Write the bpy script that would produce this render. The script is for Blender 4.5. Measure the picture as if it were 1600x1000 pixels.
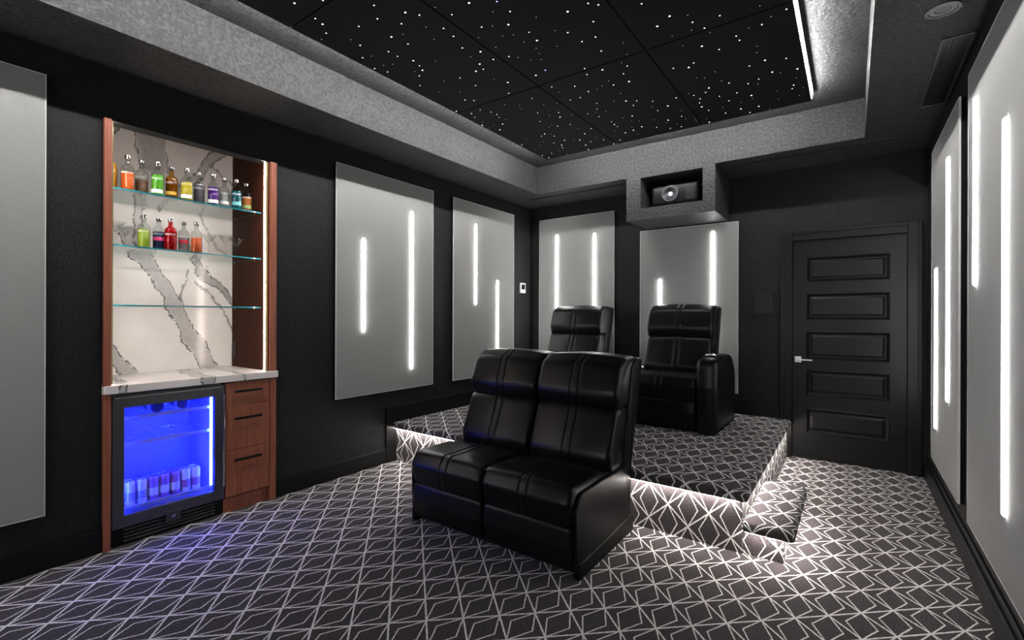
import bpy, bmesh, math, random
from mathutils import Vector, Matrix, noise
for o in list(bpy.data.objects): bpy.data.objects.remove(o, do_unlink=True)
scene = bpy.context.scene
C = scene.collection
PI = math.pi
# ------------------------------------------------------------------ camera, world, exposure
F_PX, YAW, HORIZON, ROLL, EYE = 738.0, 0.6236, 492.8, 0.0032, 1.385
cam = bpy.data.cameras.new('camera')
cam.sensor_width = 36; cam.lens = F_PX / 1600 * 36; cam.shift_y = -(500 - HORIZON) / 1600
cam.clip_start = 0.05
cam_o = bpy.data.objects.new('camera', cam); C.objects.link(cam_o)
cam_o.matrix_world = (Matrix.Translation((0, 0, EYE)) @ Matrix.Rotation(YAW, 4, 'Z')
                      @ Matrix.Rotation(PI / 2, 4, 'X') @ Matrix.Rotation(ROLL, 4, 'Z'))
scene.camera = cam_o
world = bpy.data.worlds.new('world'); scene.world = world
world.use_nodes = True
world.node_tree.nodes['Background'].inputs[0].default_value = (0.9, 0.95, 1, 1)
world.node_tree.nodes['Background'].inputs[1].default_value = 0.0
vs = scene.view_settings
vs.view_transform = 'Standard'; vs.look = 'None'; vs.exposure = 0.2; vs.gamma = 1.0
vs.use_curve_mapping = False
# light strengths
COVE = 265.0        # strip round the star ceiling
BAR = 28.0           # bars in the wall panels
NOSE = 140.0         # strips under the platform and step nosing
NICHE = 90.0        # strips in the bar niche
FRIDGE = 100.0       # blue strip in the beverage cooler
PROJECTOR = 8500.0 # projector beam, bounced as fill off the added unseen screen

# ------------------------------------------------------------------ room dimensions
XL, XR, YB, YF = -3.545, 0.53, 5.385, -2.4          # wall faces
ZS, ZT = 2.834, 3.152                                # soffit, tray
SL, SR, SB, SF = -3.054, 0.082, 4.76, -1.8           # tray opening
STL, STR, STB = -2.668, -0.258, 4.34                 # star ceiling box
NB, NY0, NY1 = -4.116, 0.875, 1.80                   # niche back and sides

# ------------------------------------------------------------------ material helpers
def new_mat(name):
    m = bpy.data.materials.new(name); m.use_nodes = True
    nt = m.node_tree
    return m, nt, nt.nodes['Principled BSDF']
def N(nt, t, **kw):
    n = nt.nodes.new(t)
    for k, v in kw.items():
        if k.startswith('i_'):
            key = k[2:]
            n.inputs[int(key) if key.isdigit() else key].default_value = v
        else: setattr(n, k, v)
    return n
def L(nt, a, b): nt.links.new(a, b)
def math_n(nt, op, a, b=None, c=None):
    n = nt.nodes.new('ShaderNodeMath'); n.operation = op
    for i, v in enumerate((a, b, c)):
        if v is None: continue
        if isinstance(v, (int, float)): n.inputs[i].default_value = v
        else: nt.links.new(v, n.inputs[i])
    return n.outputs[0]
def ramp(nt, fac, stops):
    n = nt.nodes.new('ShaderNodeValToRGB')
    e = n.color_ramp.elements
    while len(e) < len(stops): e.new(0.5)
    for i, (p, c) in enumerate(stops):
        e[i].position = p; e[i].color = (c[0], c[1], c[2], 1)
    nt.links.new(fac, n.inputs[0])
    return n.outputs[0]
def mixc(nt, fac, a, b):
    n = nt.nodes.new('ShaderNodeMix'); n.data_type = 'RGBA'
    for sock, v in ((n.inputs[0], fac), (n.inputs[6], a), (n.inputs[7], b)):
        if isinstance(v, (int, float)): sock.default_value = v
        elif isinstance(v, tuple): sock.default_value = (v[0], v[1], v[2], 1)
        else: nt.links.new(v, sock)
    return n.outputs[2]
def bump(nt, h, strength, dist, bs):
    b = N(nt, 'ShaderNodeBump'); b.inputs['Strength'].default_value = strength
    b.inputs['Distance'].default_value = dist
    L(nt, h, b.inputs['Height']); L(nt, b.outputs[0], bs.inputs['Normal'])
def noise_tex(nt, scale, detail=3, rough=0.5, vec=None):
    n = N(nt, 'ShaderNodeTexNoise'); n.inputs['Scale'].default_value = scale
    n.inputs['Detail'].default_value = detail; n.inputs['Roughness'].default_value = rough
    if vec is None:
        tc = N(nt, 'ShaderNodeTexCoord'); vec = tc.outputs['Object']
    L(nt, vec, n.inputs['Vector'])
    return n.outputs['Fac']
def plain(name, col, rough=0.5, metal=0.0, var=0.12, scale=30, bmp=0.0, bscale=200, spec=0.5):
    m, nt, bs = new_mat(name)
    f = noise_tex(nt, scale)
    a = tuple(c * (1 - var) for c in col); b = tuple(min(1, c * (1 + var)) for c in col)
    L(nt, mixc(nt, f, a, b), bs.inputs['Base Color'])
    bs.inputs['Roughness'].default_value = rough; bs.inputs['Metallic'].default_value = metal
    bs.inputs['Specular IOR Level'].default_value = spec
    if bmp: bump(nt, noise_tex(nt, bscale, 2), bmp, 0.002, bs)
    return m
def emis(name, col, strength):
    m, nt, bs = new_mat(name)
    bs.inputs['Base Color'].default_value = (0.8, 0.8, 0.8, 1)
    bs.inputs['Emission Color'].default_value = (*col, 1)
    bs.inputs['Emission Strength'].default_value = strength
    return m
def thin_glass(name, tint, rough=0.01, ior=1.5, refl=1.0):
    m, nt, bs = new_mat(name)
    nt.nodes.remove(bs)
    out = nt.nodes['Material Output']
    tr = N(nt, 'ShaderNodeBsdfTransparent'); tr.inputs[0].default_value = (*tint, 1)
    gl = N(nt, 'ShaderNodeBsdfGlossy'); gl.inputs['Roughness'].default_value = rough
    gl.inputs['Color'].default_value = (refl, refl, refl, 1)
    lw = N(nt, 'ShaderNodeLayerWeight'); lw.inputs['Blend'].default_value = 0.5
    fac = math_n(nt, 'ADD', 0.035, math_n(nt, 'MULTIPLY', 0.75, math_n(nt, 'POWER', lw.outputs['Facing'], 4.0)))
    mx = N(nt, 'ShaderNodeMixShader')
    L(nt, fac, mx.inputs[0]); L(nt, tr.outputs[0], mx.inputs[1]); L(nt, gl.outputs[0], mx.inputs[2])
    L(nt, mx.outputs[0], out.inputs[0])
    return m

# carpet: diamond lattice with an inner rhombus, laid in metres through the UV map
def carpet_mat():
    m, nt, bs = new_mat('carpet')
    SX, SY, OX, OY = 0.1232, 0.1120, -0.823, 1.962
    uv = N(nt, 'ShaderNodeUVMap'); uv.uv_map = 'UVMap'
    wob = N(nt, 'ShaderNodeTexNoise'); wob.inputs['Scale'].default_value = 90; L(nt, uv.outputs[0], wob.inputs['Vector'])
    ws = N(nt, 'ShaderNodeVectorMath', operation='SUBTRACT'); L(nt, wob.outputs['Color'], ws.inputs[0]); ws.inputs[1].default_value = (.5, .5, .5)
    wm = N(nt, 'ShaderNodeVectorMath', operation='SCALE'); L(nt, ws.outputs[0], wm.inputs[0]); wm.inputs['Scale'].default_value = 0.006
    wa = N(nt, 'ShaderNodeVectorMath', operation='ADD'); L(nt, uv.outputs[0], wa.inputs[0]); L(nt, wm.outputs[0], wa.inputs[1])
    sp = N(nt, 'ShaderNodeSeparateXYZ'); L(nt, wa.outputs[0], sp.inputs[0])
    u = math_n(nt, 'DIVIDE', math_n(nt, 'SUBTRACT', sp.outputs[0], OX), SX)
    v = math_n(nt, 'DIVIDE', math_n(nt, 'SUBTRACT', sp.outputs[1], OY), SY)
    p = math_n(nt, 'MULTIPLY', math_n(nt, 'ADD', u, v), 0.5)
    q = math_n(nt, 'MULTIPLY', math_n(nt, 'SUBTRACT', v, u), 0.5)
    pf = math_n(nt, 'SUBTRACT', math_n(nt, 'FLOORED_MODULO', p, 1.0), 0.5)
    qf = math_n(nt, 'SUBTRACT', math_n(nt, 'FLOORED_MODULO', q, 1.0), 0.5)
    au = math_n(nt, 'ABSOLUTE', math_n(nt, 'SUBTRACT', pf, qf))
    av = math_n(nt, 'ABSOLUTE', math_n(nt, 'ADD', pf, qf))
    g1 = math.hypot(1 / SX, 1 / SY)
    d1 = math_n(nt, 'DIVIDE', math_n(nt, 'SUBTRACT', 1.0, math_n(nt, 'ADD', au, av)), g1)
    K = 0.47
    g2 = math.hypot(1 / (SX * K), 1 / SY)
    d2 = math_n(nt, 'DIVIDE', math_n(nt, 'ABSOLUTE', math_n(nt, 'SUBTRACT', math_n(nt, 'ADD', math_n(nt, 'DIVIDE', au, K), av), 1.0)), g2)
    def line(d, w):
        n = N(nt, 'ShaderNodeMapRange'); n.interpolation_type = 'SMOOTHSTEP'
        L(nt, d, n.inputs[0]); n.inputs[1].default_value = w * 0.75; n.inputs[2].default_value = w * 1.25
        n.inputs[3].default_value = 1; n.inputs[4].default_value = 0
        return n.outputs[0]
    mask = math_n(nt, 'MAXIMUM', line(d1, 0.0041), math_n(nt, 'MULTIPLY', line(d2, 0.0031), 0.95))
    heather = N(nt, 'ShaderNodeTexNoise'); heather.inputs['Scale'].default_value = 170; heather.inputs['Detail'].default_value = 3
    L(nt, uv.outputs[0], heather.inputs['Vector'])
    big = N(nt, 'ShaderNodeTexNoise'); big.inputs['Scale'].default_value = 5; L(nt, uv.outputs[0], big.inputs['Vector'])
    base = ramp(nt, heather.outputs['Fac'], [(0.34, (0.009, 0.0078, 0.0085)), (0.66, (0.105, 0.088, 0.093))])
    base = mixc(nt, math_n(nt, 'MULTIPLY', big.outputs['Fac'], 0.35), base, (0.030, 0.024, 0.028))
    wool = ramp(nt, heather.outputs['Fac'], [(0.3, (0.68, 0.66, 0.645)), (0.7, (0.92, 0.90, 0.885))])
    L(nt, mixc(nt, mask, base, wool), bs.inputs['Base Color'])
    bs.inputs['Roughness'].default_value = 0.95; bs.inputs['Specular IOR Level'].default_value = 0.1
    bs.inputs['Sheen Weight'].default_value = 0.08
    bump(nt, heather.outputs['Fac'], 0.7, 0.004, bs)
    return m

def paint_mat(name, col, rough, bscale, bstr, speck=0.0, spec=0.2):
    m, nt, bs = new_mat(name)
    tc = N(nt, 'ShaderNodeTexCoord')
    f1 = noise_tex(nt, bscale, 4, 0.6, tc.outputs['Object'])
    f2 = noise_tex(nt, bscale * 0.22, 2, 0.5, tc.outputs['Object'])
    k = ramp(nt, f1, [(0.40, (0, 0, 0)), (0.60, (1, 1, 1))])
    a = tuple(c * (1 - speck) for c in col); b = tuple(c * (1 + speck) for c in col)
    L(nt, mixc(nt, k, a, b), bs.inputs['Base Color'])
    bs.inputs['Roughness'].default_value = rough; bs.inputs['Specular IOR Level'].default_value = spec
    bump(nt, math_n(nt, 'ADD', k, f2), bstr, 0.004, bs)
    return m

def leather_mat(name, col, rough=0.33, spec=0.28):
    m, nt, bs = new_mat(name)
    tc = N(nt, 'ShaderNodeTexCoord')
    v = N(nt, 'ShaderNodeTexVoronoi'); v.inputs['Scale'].default_value = 420; L(nt, tc.outputs['Object'], v.inputs['Vector'])
    w = noise_tex(nt, 4, 1, 0.5, tc.outputs['Object'])
    L(nt, mixc(nt, w, tuple(c * 0.7 for c in col), tuple(c * 1.3 for c in col)), bs.inputs['Base Color'])
    r = N(nt, 'ShaderNodeMapRange'); L(nt, w, r.inputs[0]); r.inputs[3].default_value = rough - 0.03; r.inputs[4].default_value = rough + 0.04
    L(nt, r.outputs[0], bs.inputs['Roughness'])
    bs.inputs['Specular IOR Level'].default_value = spec
    bump(nt, v.outputs['Distance'], 0.12, 0.001, bs)
    return m

def wood_mat(name, c1, c2, spec=0.4):
    m, nt, bs = new_mat(name)
    tc = N(nt, 'ShaderNodeTexCoord')
    mp = N(nt, 'ShaderNodeMapping'); mp.inputs['Scale'].default_value = (30, 30, 1.6); L(nt, tc.outputs['Object'], mp.inputs[0])
    f = noise_tex(nt, 2.2, 5, 0.6, mp.outputs[0])
    L(nt, ramp(nt, f, [(0.3, c1), (0.7, c2)]), bs.inputs['Base Color'])
    bs.inputs['Roughness'].default_value = 0.42; bs.inputs['Specular IOR Level'].default_value = spec
    bump(nt, f, 0.15, 0.002, bs)
    return m

def marble_mat(name, veins, axes):
    """veins: (y0,z0,y1,z1,width,strength,solid) in metres on the plane given by axes"""
    m, nt, bs = new_mat(name)
    tc = N(nt, 'ShaderNodeTexCoord')
    wn = N(nt, 'ShaderNodeTexNoise'); wn.inputs['Scale'].default_value = 5; wn.inputs['Detail'].default_value = 6; wn.inputs['Roughness'].default_value = 0.6
    L(nt, tc.outputs['Object'], wn.inputs['Vector'])
    s = N(nt, 'ShaderNodeVectorMath', operation='SUBTRACT'); L(nt, wn.outputs['Color'], s.inputs[0]); s.inputs[1].default_value = (.5, .5, .5)
    sc = N(nt, 'ShaderNodeVectorMath', operation='SCALE'); L(nt, s.outputs[0], sc.inputs[0]); sc.inputs['Scale'].default_value = 0.17
    ad = N(nt, 'ShaderNodeVectorMath', operation='ADD'); L(nt, tc.outputs['Object'], ad.inputs[0]); L(nt, sc.outputs[0], ad.inputs[1])
    sp = N(nt, 'ShaderNodeSeparateXYZ'); L(nt, ad.outputs[0], sp.inputs[0])
    A, B = sp.outputs[axes[0]], sp.outputs[axes[1]]
    fine = noise_tex(nt, 38, 5, 0.65, ad.outputs[0])
    col = ramp(nt, noise_tex(nt, 3, 3, 0.5, tc.outputs['Object']), [(0.3, (0.72, 0.665, 0.64)), (0.7, (0.85, 0.80, 0.775))])
    for (y0, z0, y1, z1, w, st, solid) in veins:
        dx, dz = y1 - y0, z1 - z0; ln = math.hypot(dx, dz); dx /= ln; dz /= ln
        ra = math_n(nt, 'SUBTRACT', A, y0); rb = math_n(nt, 'SUBTRACT', B, z0)
        dist = math_n(nt, 'ABSOLUTE', math_n(nt, 'SUBTRACT', math_n(nt, 'MULTIPLY', ra, dz), math_n(nt, 'MULTIPLY', rb, dx)))
        t = math_n(nt, 'ADD', math_n(nt, 'MULTIPLY', ra, dx), math_n(nt, 'MULTIPLY', rb, dz))
        inside = math_n(nt, 'MULTIPLY', math_n(nt, 'GREATER_THAN', t, 0.0), math_n(nt, 'LESS_THAN', t, ln))
        body = N(nt, 'ShaderNodeMapRange'); L(nt, dist, body.inputs[0]); body.inputs[1].default_value = w * 0.75; body.inputs[2].default_value = w
        body.inputs[3].default_value = 1; body.inputs[4].default_value = 0
        edge = N(nt, 'ShaderNodeMapRange'); L(nt, math_n(nt, 'ABSOLUTE', math_n(nt, 'SUBTRACT', dist, w)), edge.inputs[0])
        edge.inputs[1].default_value = 0.002; edge.inputs[2].default_value = 0.008; edge.inputs[3].default_value = 1; edge.inputs[4].default_value = 0
        fb = math_n(nt, 'MULTIPLY', math_n(nt, 'MULTIPLY', body.outputs[0], inside), math_n(nt, 'MULTIPLY', solid, math_n(nt, 'ADD', 0.45, fine)))
        col = mixc(nt, fb, col, (0.20, 0.19, 0.19))
        fe = math_n(nt, 'MULTIPLY', math_n(nt, 'MULTIPLY', edge.outputs[0], inside), math_n(nt, 'MULTIPLY', st, math_n(nt, 'GREATER_THAN', fine, 0.44)))
        col = mixc(nt, fe, col, (0.05, 0.05, 0.055))
    L(nt, col, bs.inputs['Base Color'])
    bs.inputs['Roughness'].default_value = 0.17
    return m

M = {}
M['carpet'] = carpet_mat()
M['wall'] = paint_mat('black_wall_paint', (0.011, 0.0115, 0.012), 0.50, 70, 0.5, 0.25)
M['soffit'] = paint_mat('black_textured_paint', (0.036, 0.036, 0.0365), 0.5, 50, 0.8, 0.36, 0.2)
M['trim'] = plain('black_satin_trim', (0.006, 0.006, 0.0063), 0.38, spec=0.22)
M['door'] = plain('black_satin_door', (0.0065, 0.0065, 0.0068), 0.36, spec=0.22)
M['fabric'] = plain('grey_acoustic_fabric', (0.275, 0.275, 0.27), 0.9, var=0.06, scale=60, bmp=0.3, bscale=500, spec=0.15)
M['fabric_edge'] = plain('pale_panel_edge', (0.62, 0.62, 0.61), 0.6, var=0.05)
M['bar'] = emis('white_led_bar', (1.0, 0.985, 0.96), BAR)
M['cove'] = emis('cove_led', (1.0, 0.985, 0.965), COVE)
M['nose'] = emis('nosing_led', (1.0, 0.93, 0.86), NOSE)
M['niche_led'] = emis('warm_niche_led', (1.0, 0.875, 0.80), NICHE)
M['fridge_led'] = emis('blue_fridge_led', (0.012, 0.026, 1.0), FRIDGE)
M['leather'] = leather_mat('black_leather', (0.0035, 0.0035, 0.0038))
M['leather_dark'] = leather_mat('black_leather_shell', (0.003, 0.003, 0.0033), 0.40, 0.16)
M['chrome'] = plain('polished_chrome', (0.75, 0.75, 0.76), 0.15, 1.0, 0.04)
M['nickel'] = plain('satin_nickel', (0.62, 0.60, 0.57), 0.28, 1.0, 0.05)
M['brass'] = plain('brass_profile', (0.75, 0.62, 0.36), 0.3, 1.0, 0.05)
M['black_metal'] = plain('black_metal', (0.006, 0.006, 0.0065), 0.4, spec=0.25)
M['plastic'] = plain('black_plastic', (0.006, 0.006, 0.0065), 0.35, spec=0.2)
M['grey_plastic'] = plain('charcoal_plastic', (0.030, 0.030, 0.033), 0.4)
M['white_plastic'] = plain('white_plastic', (0.72, 0.72, 0.71), 0.35, var=0.03)
M['star_panel'] = plain('black_star_panel', (0.005, 0.005, 0.0054), 0.75, var=0.1, scale=5, spec=0.1)
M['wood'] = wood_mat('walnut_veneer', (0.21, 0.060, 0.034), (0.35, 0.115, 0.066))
M['wood_shaded'] = wood_mat('walnut_veneer_shaded', (0.028, 0.008, 0.0035), (0.045, 0.012, 0.005), 0.04)  # same walnut, darkened in colour for the shade inside the niche
M['fridge_frame'] = plain('dark_steel', (0.10, 0.10, 0.11), 0.35, 0.7, 0.08)
M['liner'] = plain('fridge_liner', (0.62, 0.64, 0.68), 0.35, var=0.04)
M['wire'] = plain('coated_wire', (0.7, 0.72, 0.75), 0.25, 0.6, 0.04)
M['glass'] = thin_glass('clear_glass', (0.95, 0.96, 0.955))
M['shelf_glass'] = thin_glass('shelf_glass', (0.90, 0.955, 0.95))
M['door_glass'] = thin_glass('fridge_door_glass', (0.92, 0.93, 0.96))
M['bottle_glass'] = thin_glass('bottle_glass', (0.80, 0.82, 0.81), 0.03)
M['teal'] = plain('teal_glass_edge', (0.010, 0.12, 0.15), 0.12, var=0.3, scale=14)
BV = [(1.10, 1.99, 1.66, 0.94, 0.055, 0.9, 0.55), (1.46, 1.88, 1.83, 1.46, 0.03, 0.9, 0.75), (1.00, 1.17, 1.15, 0.93, 0.035, 0.9, 0.6),
      (1.235, 2.78, 1.27, 2.42, 0.085, 0.7, 0.55), (1.75, 2.74, 1.38, 2.27, 0.028, 0.8, 0.5), (1.18, 2.32, 1.16, 1.86, 0.02, 0.8, 0.3),
      (1.38, 2.30, 1.27, 2.12, 0.015, 0.7, 0.3), (1.55, 1.66, 1.83, 1.22, 0.006, 0.7, 0.2), (1.02, 2.64, 1.09, 2.74, 0.02, 0.9, 0.5),
      (1.62, 2.56, 1.82, 2.44, 0.004, 0.7, 0.1), (1.52, 2.2, 1.74, 1.84, 0.006, 0.5, 0.1), (1.50, 1.74, 1.42, 1.46, 0.004, 0.7, 0.1)]
M['marble'] = marble_mat('veined_marble', BV, (1, 2))
M['counter'] = marble_mat('counter_marble', [(-4.2, 1.45, -3.4, 1.37, 0.035, 0.9, 0.5), (-4.2, 1.0, -3.4, 0.93, 0.02, 0.9, 0.5), (-4.2, 1.64, -3.4, 1.62, 0.004, 0.8, 0.2)], (0, 1))

# ------------------------------------------------------------------ mesh helpers
def obj(name, bm, mat, parent=None, smooth=False):
    me = bpy.data.meshes.new(name)
    bmesh.ops.recalc_face_normals(bm, faces=bm.faces)
    bm.to_mesh(me); bm.free()
    if mat: me.materials.append(mat)
    if smooth:
        for p in me.polygons: p.use_smooth = True
    o = bpy.data.objects.new(name, me); C.objects.link(o)
    if parent: o.parent = parent
    return o
def tag(o, label, cat, group=None, kind=None):
    o['label'] = label
    if cat: o['category'] = cat
    if group: o['group'] = group
    if kind: o['kind'] = kind
    return o
def struct(o, label=None):
    o['kind'] = 'structure'
    if label: o['label'] = label
    return o
def empty(name, loc, rz=0):
    o = bpy.data.objects.new(name, None); C.objects.link(o)
    o.location = loc; o.rotation_euler = (0, 0, rz); o.empty_display_size = 0.1
    return o
def box(bm, x0, x1, y0, y1, z0, z1, bev=0.0, seg=2):
    r = bmesh.ops.create_cube(bm, size=1)
    vs_ = r['verts']
    for v in vs_:
        v.co = Vector((x0 + (v.co.x + .5) * (x1 - x0), y0 + (v.co.y + .5) * (y1 - y0), z0 + (v.co.z + .5) * (z1 - z0)))
    if bev:
        es = list({e for v in vs_ for e in v.link_edges})
        bmesh.ops.bevel(bm, geom=es, offset=bev, segments=seg, profile=0.5, affect='EDGES')
def bx(name, b, mat, parent=None, bev=0.0, seg=2, smooth=False):
    bm = bmesh.new(); box(bm, *b, bev=bev, seg=seg)
    return obj(name, bm, mat, parent, smooth)
def cyl(bm, p0, p1, r0, r1=None, n=20, cap=True):
    p0, p1 = Vector(p0), Vector(p1); r1 = r0 if r1 is None else r1
    d = p1 - p0
    rot = d.to_track_quat('Z', 'Y').to_matrix().to_4x4()
    bmesh.ops.create_cone(bm, cap_ends=cap, cap_tris=False, segments=n, radius1=r0, radius2=r1, depth=d.length,
                          matrix=Matrix.Translation((p0 + p1) / 2) @ rot)
def lathe(bm, prof, n=24, center=(0, 0, 0), axis='Z'):
    rings = []
    for r, z in prof:
        ring = []
        for i in range(n):
            a = 2 * PI * i / n
            if axis == 'Z': co = (r * math.cos(a), r * math.sin(a), z)
            elif axis == 'Y': co = (r * math.cos(a), z, r * math.sin(a))
            else: co = (z, r * math.cos(a), r * math.sin(a))
            ring.append(bm.verts.new(Vector(co) + Vector(center)))
        rings.append(ring)
    for a, b in zip(rings[:-1], rings[1:]):
        for i in range(n):
            bm.faces.new((a[i], a[(i + 1) % n], b[(i + 1) % n], b[i]))
    if prof[0][0] > 1e-6: bm.faces.new(rings[0][::-1])
    if prof[-1][0] > 1e-6: bm.faces.new(rings[-1])
def rpoly(pts, seg=5):
    """pts: (y, z, radius) -> rounded closed outline"""
    out = []; n = len(pts)
    for i in range(n):
        p = Vector(pts[i][:2]); a = Vector(pts[i - 1][:2]); b = Vector(pts[(i + 1) % n][:2]); r = pts[i][2]
        if r <= 0: out.append(p); continue
        da, db = (a - p), (b - p); la, lb = da.length, db.length; da /= la; db /= lb
        ang = math.acos(max(-1, min(1, da.dot(db))))
        t = min(r / math.tan(ang / 2), la * 0.49, lb * 0.49)
        p0, p1 = p + da * t, p + db * t
        for k in range(seg + 1):
            s = k / seg
            out.append(p0 * (1 - s) ** 2 + p * 2 * s * (1 - s) + p1 * s * s)
    # resample long edges
    res = []
    for i in range(len(out)):
        a, b = out[i], out[(i + 1) % len(out)]
        k = max(1, int((b - a).length / 0.035))
        for j in range(k): res.append(a.lerp(b, j / k))
    return res
def cushion(name, prof, x0, x1, mat, parent, r=0.03, seams=(), groove=0.007, bulge=0.010, wrinkle=0.003, seed=0):
    """outline in (y,z) swept along x with rounded ends, crown, stitched grooves and soft wrinkles"""
    pts = rpoly(prof)
    area = sum(pts[i].x * pts[(i + 1) % len(pts)].y - pts[(i + 1) % len(pts)].x * pts[i].y for i in range(len(pts)))
    if area < 0: pts.reverse()
    n = len(pts)
    nrm = []
    for i in range(n):
        d = pts[(i + 1) % n] - pts[i - 1]
        nrm.append(Vector((d.y, -d.x)).normalized())
    w = x1 - x0; h = w / 2; xc = (x0 + x1) / 2
    xs = set()
    for k in range(6): 
        t = h - r + r * math.sin(k / 5 * PI / 2); xs.add(round(t, 5)); xs.add(round(-t, 5))
    k = max(2, int((w - 2 * r) / 0.025))
    for i in range(k + 1): xs.add(round(-h + r + (w - 2 * r) * i / k, 5))
    for s in seams:
        for d in (-0.010, -0.005, -0.0025, 0, 0.0025, 0.005, 0.010): xs.add(round(s + d, 5))
    xs = sorted(xs)
    bm = bmesh.new(); rings = []
    for x in xs:
        e = max(0, abs(x) - (h - r))
        ins = r * (1 - math.sqrt(max(0, 1 - (e / r) ** 2)))
        ins -= bulge * math.cos(PI * min(1, abs(x) / h) / 2)
        for s in seams: ins += groove * math.exp(-((x - s) / 0.0045) ** 2)
        ring = []
        for i in range(n):
            p = pts[i] - nrm[i] * ins
            wv = 0.8 * noise.noise(Vector((x * 5 + seed * 3.1, p.x * 6, p.y * 6))) 
            p = p + nrm[i] * wrinkle * wv
            ring.append(bm.verts.new((xc + x, p.x, p.y)))
        rings.append(ring)
    for a, b in zip(rings[:-1], rings[1:]):
        for i in range(n): bm.faces.new((a[i], a[(i + 1) % n], b[(i + 1) % n], b[i]))
    bm.faces.new(rings[0]); bm.faces.new(rings[-1])
    return obj(name, bm, mat, parent, True)

# ------------------------------------------------------------------ the setting
def carpet_uv(o, fn):
    me = o.data; uvl = me.uv_layers.new(name='UVMap')
    for p in me.polygons:
        for li in p.loop_indices:
            uvl.data[li].uv = fn(me.vertices[me.loops[li].vertex_index].co, p.normal)
fl = bx('floor', (XL - 0.65, XR + 0.1, YF - 0.1, YB + 0.1, -0.1, 0.0), M['carpet'])
carpet_uv(fl, lambda c, n: (c.x, c.y)); struct(fl, 'dark carpet with off-white diamond lattice lines')

bm = bmesh.new()      # left wall with the bar niche left open
box(bm, XL - 0.1, XL, YF - 0.1, 0.838, 0, ZT); box(bm, XL - 0.1, XL, 1.853, YB + 0.1, 0, ZT)
box(bm, XL - 0.1, XL, 0.838, 1.853, 2.527, ZT)
struct(obj('wall_left', bm, M['wall']), 'black textured wall with the bar niche')
bm = bmesh.new()      # rear wall with door opening
DX0, DX1, DZ = -0.48, 0.40, 2.125
box(bm, XL, DX0, YB, YB + 0.12, 0, ZT); box(bm, DX1, XR + 0.1, YB, YB + 0.12, 0, ZT); box(bm, DX0, DX1, YB, YB + 0.12, DZ, ZT)
struct(obj('wall_back', bm, M['wall']), 'black rear wall with the door')
struct(bx('wall_right', (XR, XR + 0.1, YF - 0.1, YB, 0, ZT), M['wall']), 'black right wall')
struct(bx('wall_front', (XL, XR, YF - 0.1, YF, 0, ZT), M['wall']), 'black front wall')
ce = struct(bx('ceiling', (XL - 0.1, XR + 0.1, YF - 0.1, YB + 0.12, ZT, ZT + 0.1), M['soffit']), 'black recessed tray ceiling')
bm = bmesh.new()
box(bm, XL, SL, YF, YB, ZS, ZT); box(bm, SR, XR, YF, YB, ZS, ZT)
box(bm, SL, SR, YF, SF, ZS, ZT); box(bm, SL, SR, SB, YB, ZS, ZT)
so = obj('soffit', bm, M['soffit'], ce)
# projector box hanging from the rear soffit
PX0, PX1, PZ = -1.9386, -1.0556, 2.384
OX0, OX1, OZ0, OZ1 = -1.784, -1.168, 2.50, 2.815
bm = bmesh.new()
box(bm, PX0, OX0, SB, YB, PZ, ZS); box(bm, OX1, PX1, SB, YB, PZ, ZS)
box(bm, OX0, OX1, SB, YB, PZ, OZ0); box(bm, OX0, OX1, SB, YB, OZ1, ZS); box(bm, OX0, OX1, YB - 0.06, YB, OZ0, OZ1)
obj('projector_housing', bm, M['soffit'], ce)

# baseboards
bm = bmesh.new()
for y0, y1 in ((YF, 0.838), (1.853, 2.90)):
    box(bm, XL, XL + 0.018, y0, y1, 0, 0.135, 0.004)
box(bm, XL, XL + 0.018, 2.90, YB, 0.0, 0.52, 0.004)
struct(obj('baseboard_left', bm, M['trim']), 'black baseboard stepping up along the platform')
bm = bmesh.new()
box(bm, XR - 0.022, XR, YF, YB - 0.03, 0, 0.15, 0.005); box(bm, XR - 0.012, XR, YF, YB - 0.03, 0.15, 0.19, 0.005)
struct(obj('baseboard_right', bm, M['trim']), 'black baseboard under the grey panels')
bm = bmesh.new()
box(bm, XL + 0.02, DX0 - 0.1, YB - 0.018, YB, 0.34, 0.52, 0.004)
struct(obj('baseboard_back', bm, M['trim']), 'black baseboard behind the recliners')

# door
door = empty('door_1', (0, YB, 0)); struct(door, 'black five-panel door with a nickel lever')
sy0, sy1 = 0.02, 0.06
rows = [(1.72, 1.955), (1.355, 1.605), (0.972, 1.24), (0.62, 0.868), (0.255, 0.49)]
pX0, pX1 = -0.358, 0.277
bm = bmesh.new()
box(bm, DX0 + 0.006, pX0, sy0, sy1, 0.008, DZ - 0.006); box(bm, pX1, DX1 - 0.006, sy0, sy1, 0.008, DZ - 0.006)
zz = [0.008] + [z for r in reversed(rows) for z in r] + [DZ - 0.006]
for i in range(0, len(zz), 2): box(bm, pX0, pX1, sy0, sy1, zz[i], zz[i + 1])
obj('slab', bm, M['door'], door)
for z0, z1 in rows:      # sunk field with sloping moulding
    bm = bmesh.new()
    def ring(d, y): return [bm.verts.new(c) for c in ((pX0 + d, y, z0 + d), (pX1 - d, y, z0 + d), (pX1 - d, y, z1 - d), (pX0 + d, y, z1 - d))]
    rr = [ring(0, sy0), ring(0.006, sy0 - 0.004), ring(0.026, sy0 + 0.016), ring(0.034, sy0 + 0.016), ring(0.05, sy0 + 0.008)]
    for a, b in zip(rr[:-1], rr[1:]):
        for i in range(4): bm.faces.new((a[i], a[(i + 1) % 4], b[(i + 1) % 4], b[i]))
    bm.faces.new(rr[-1])
    obj('panel', bm, M['door'], door)
bm = bmesh.new()
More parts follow.
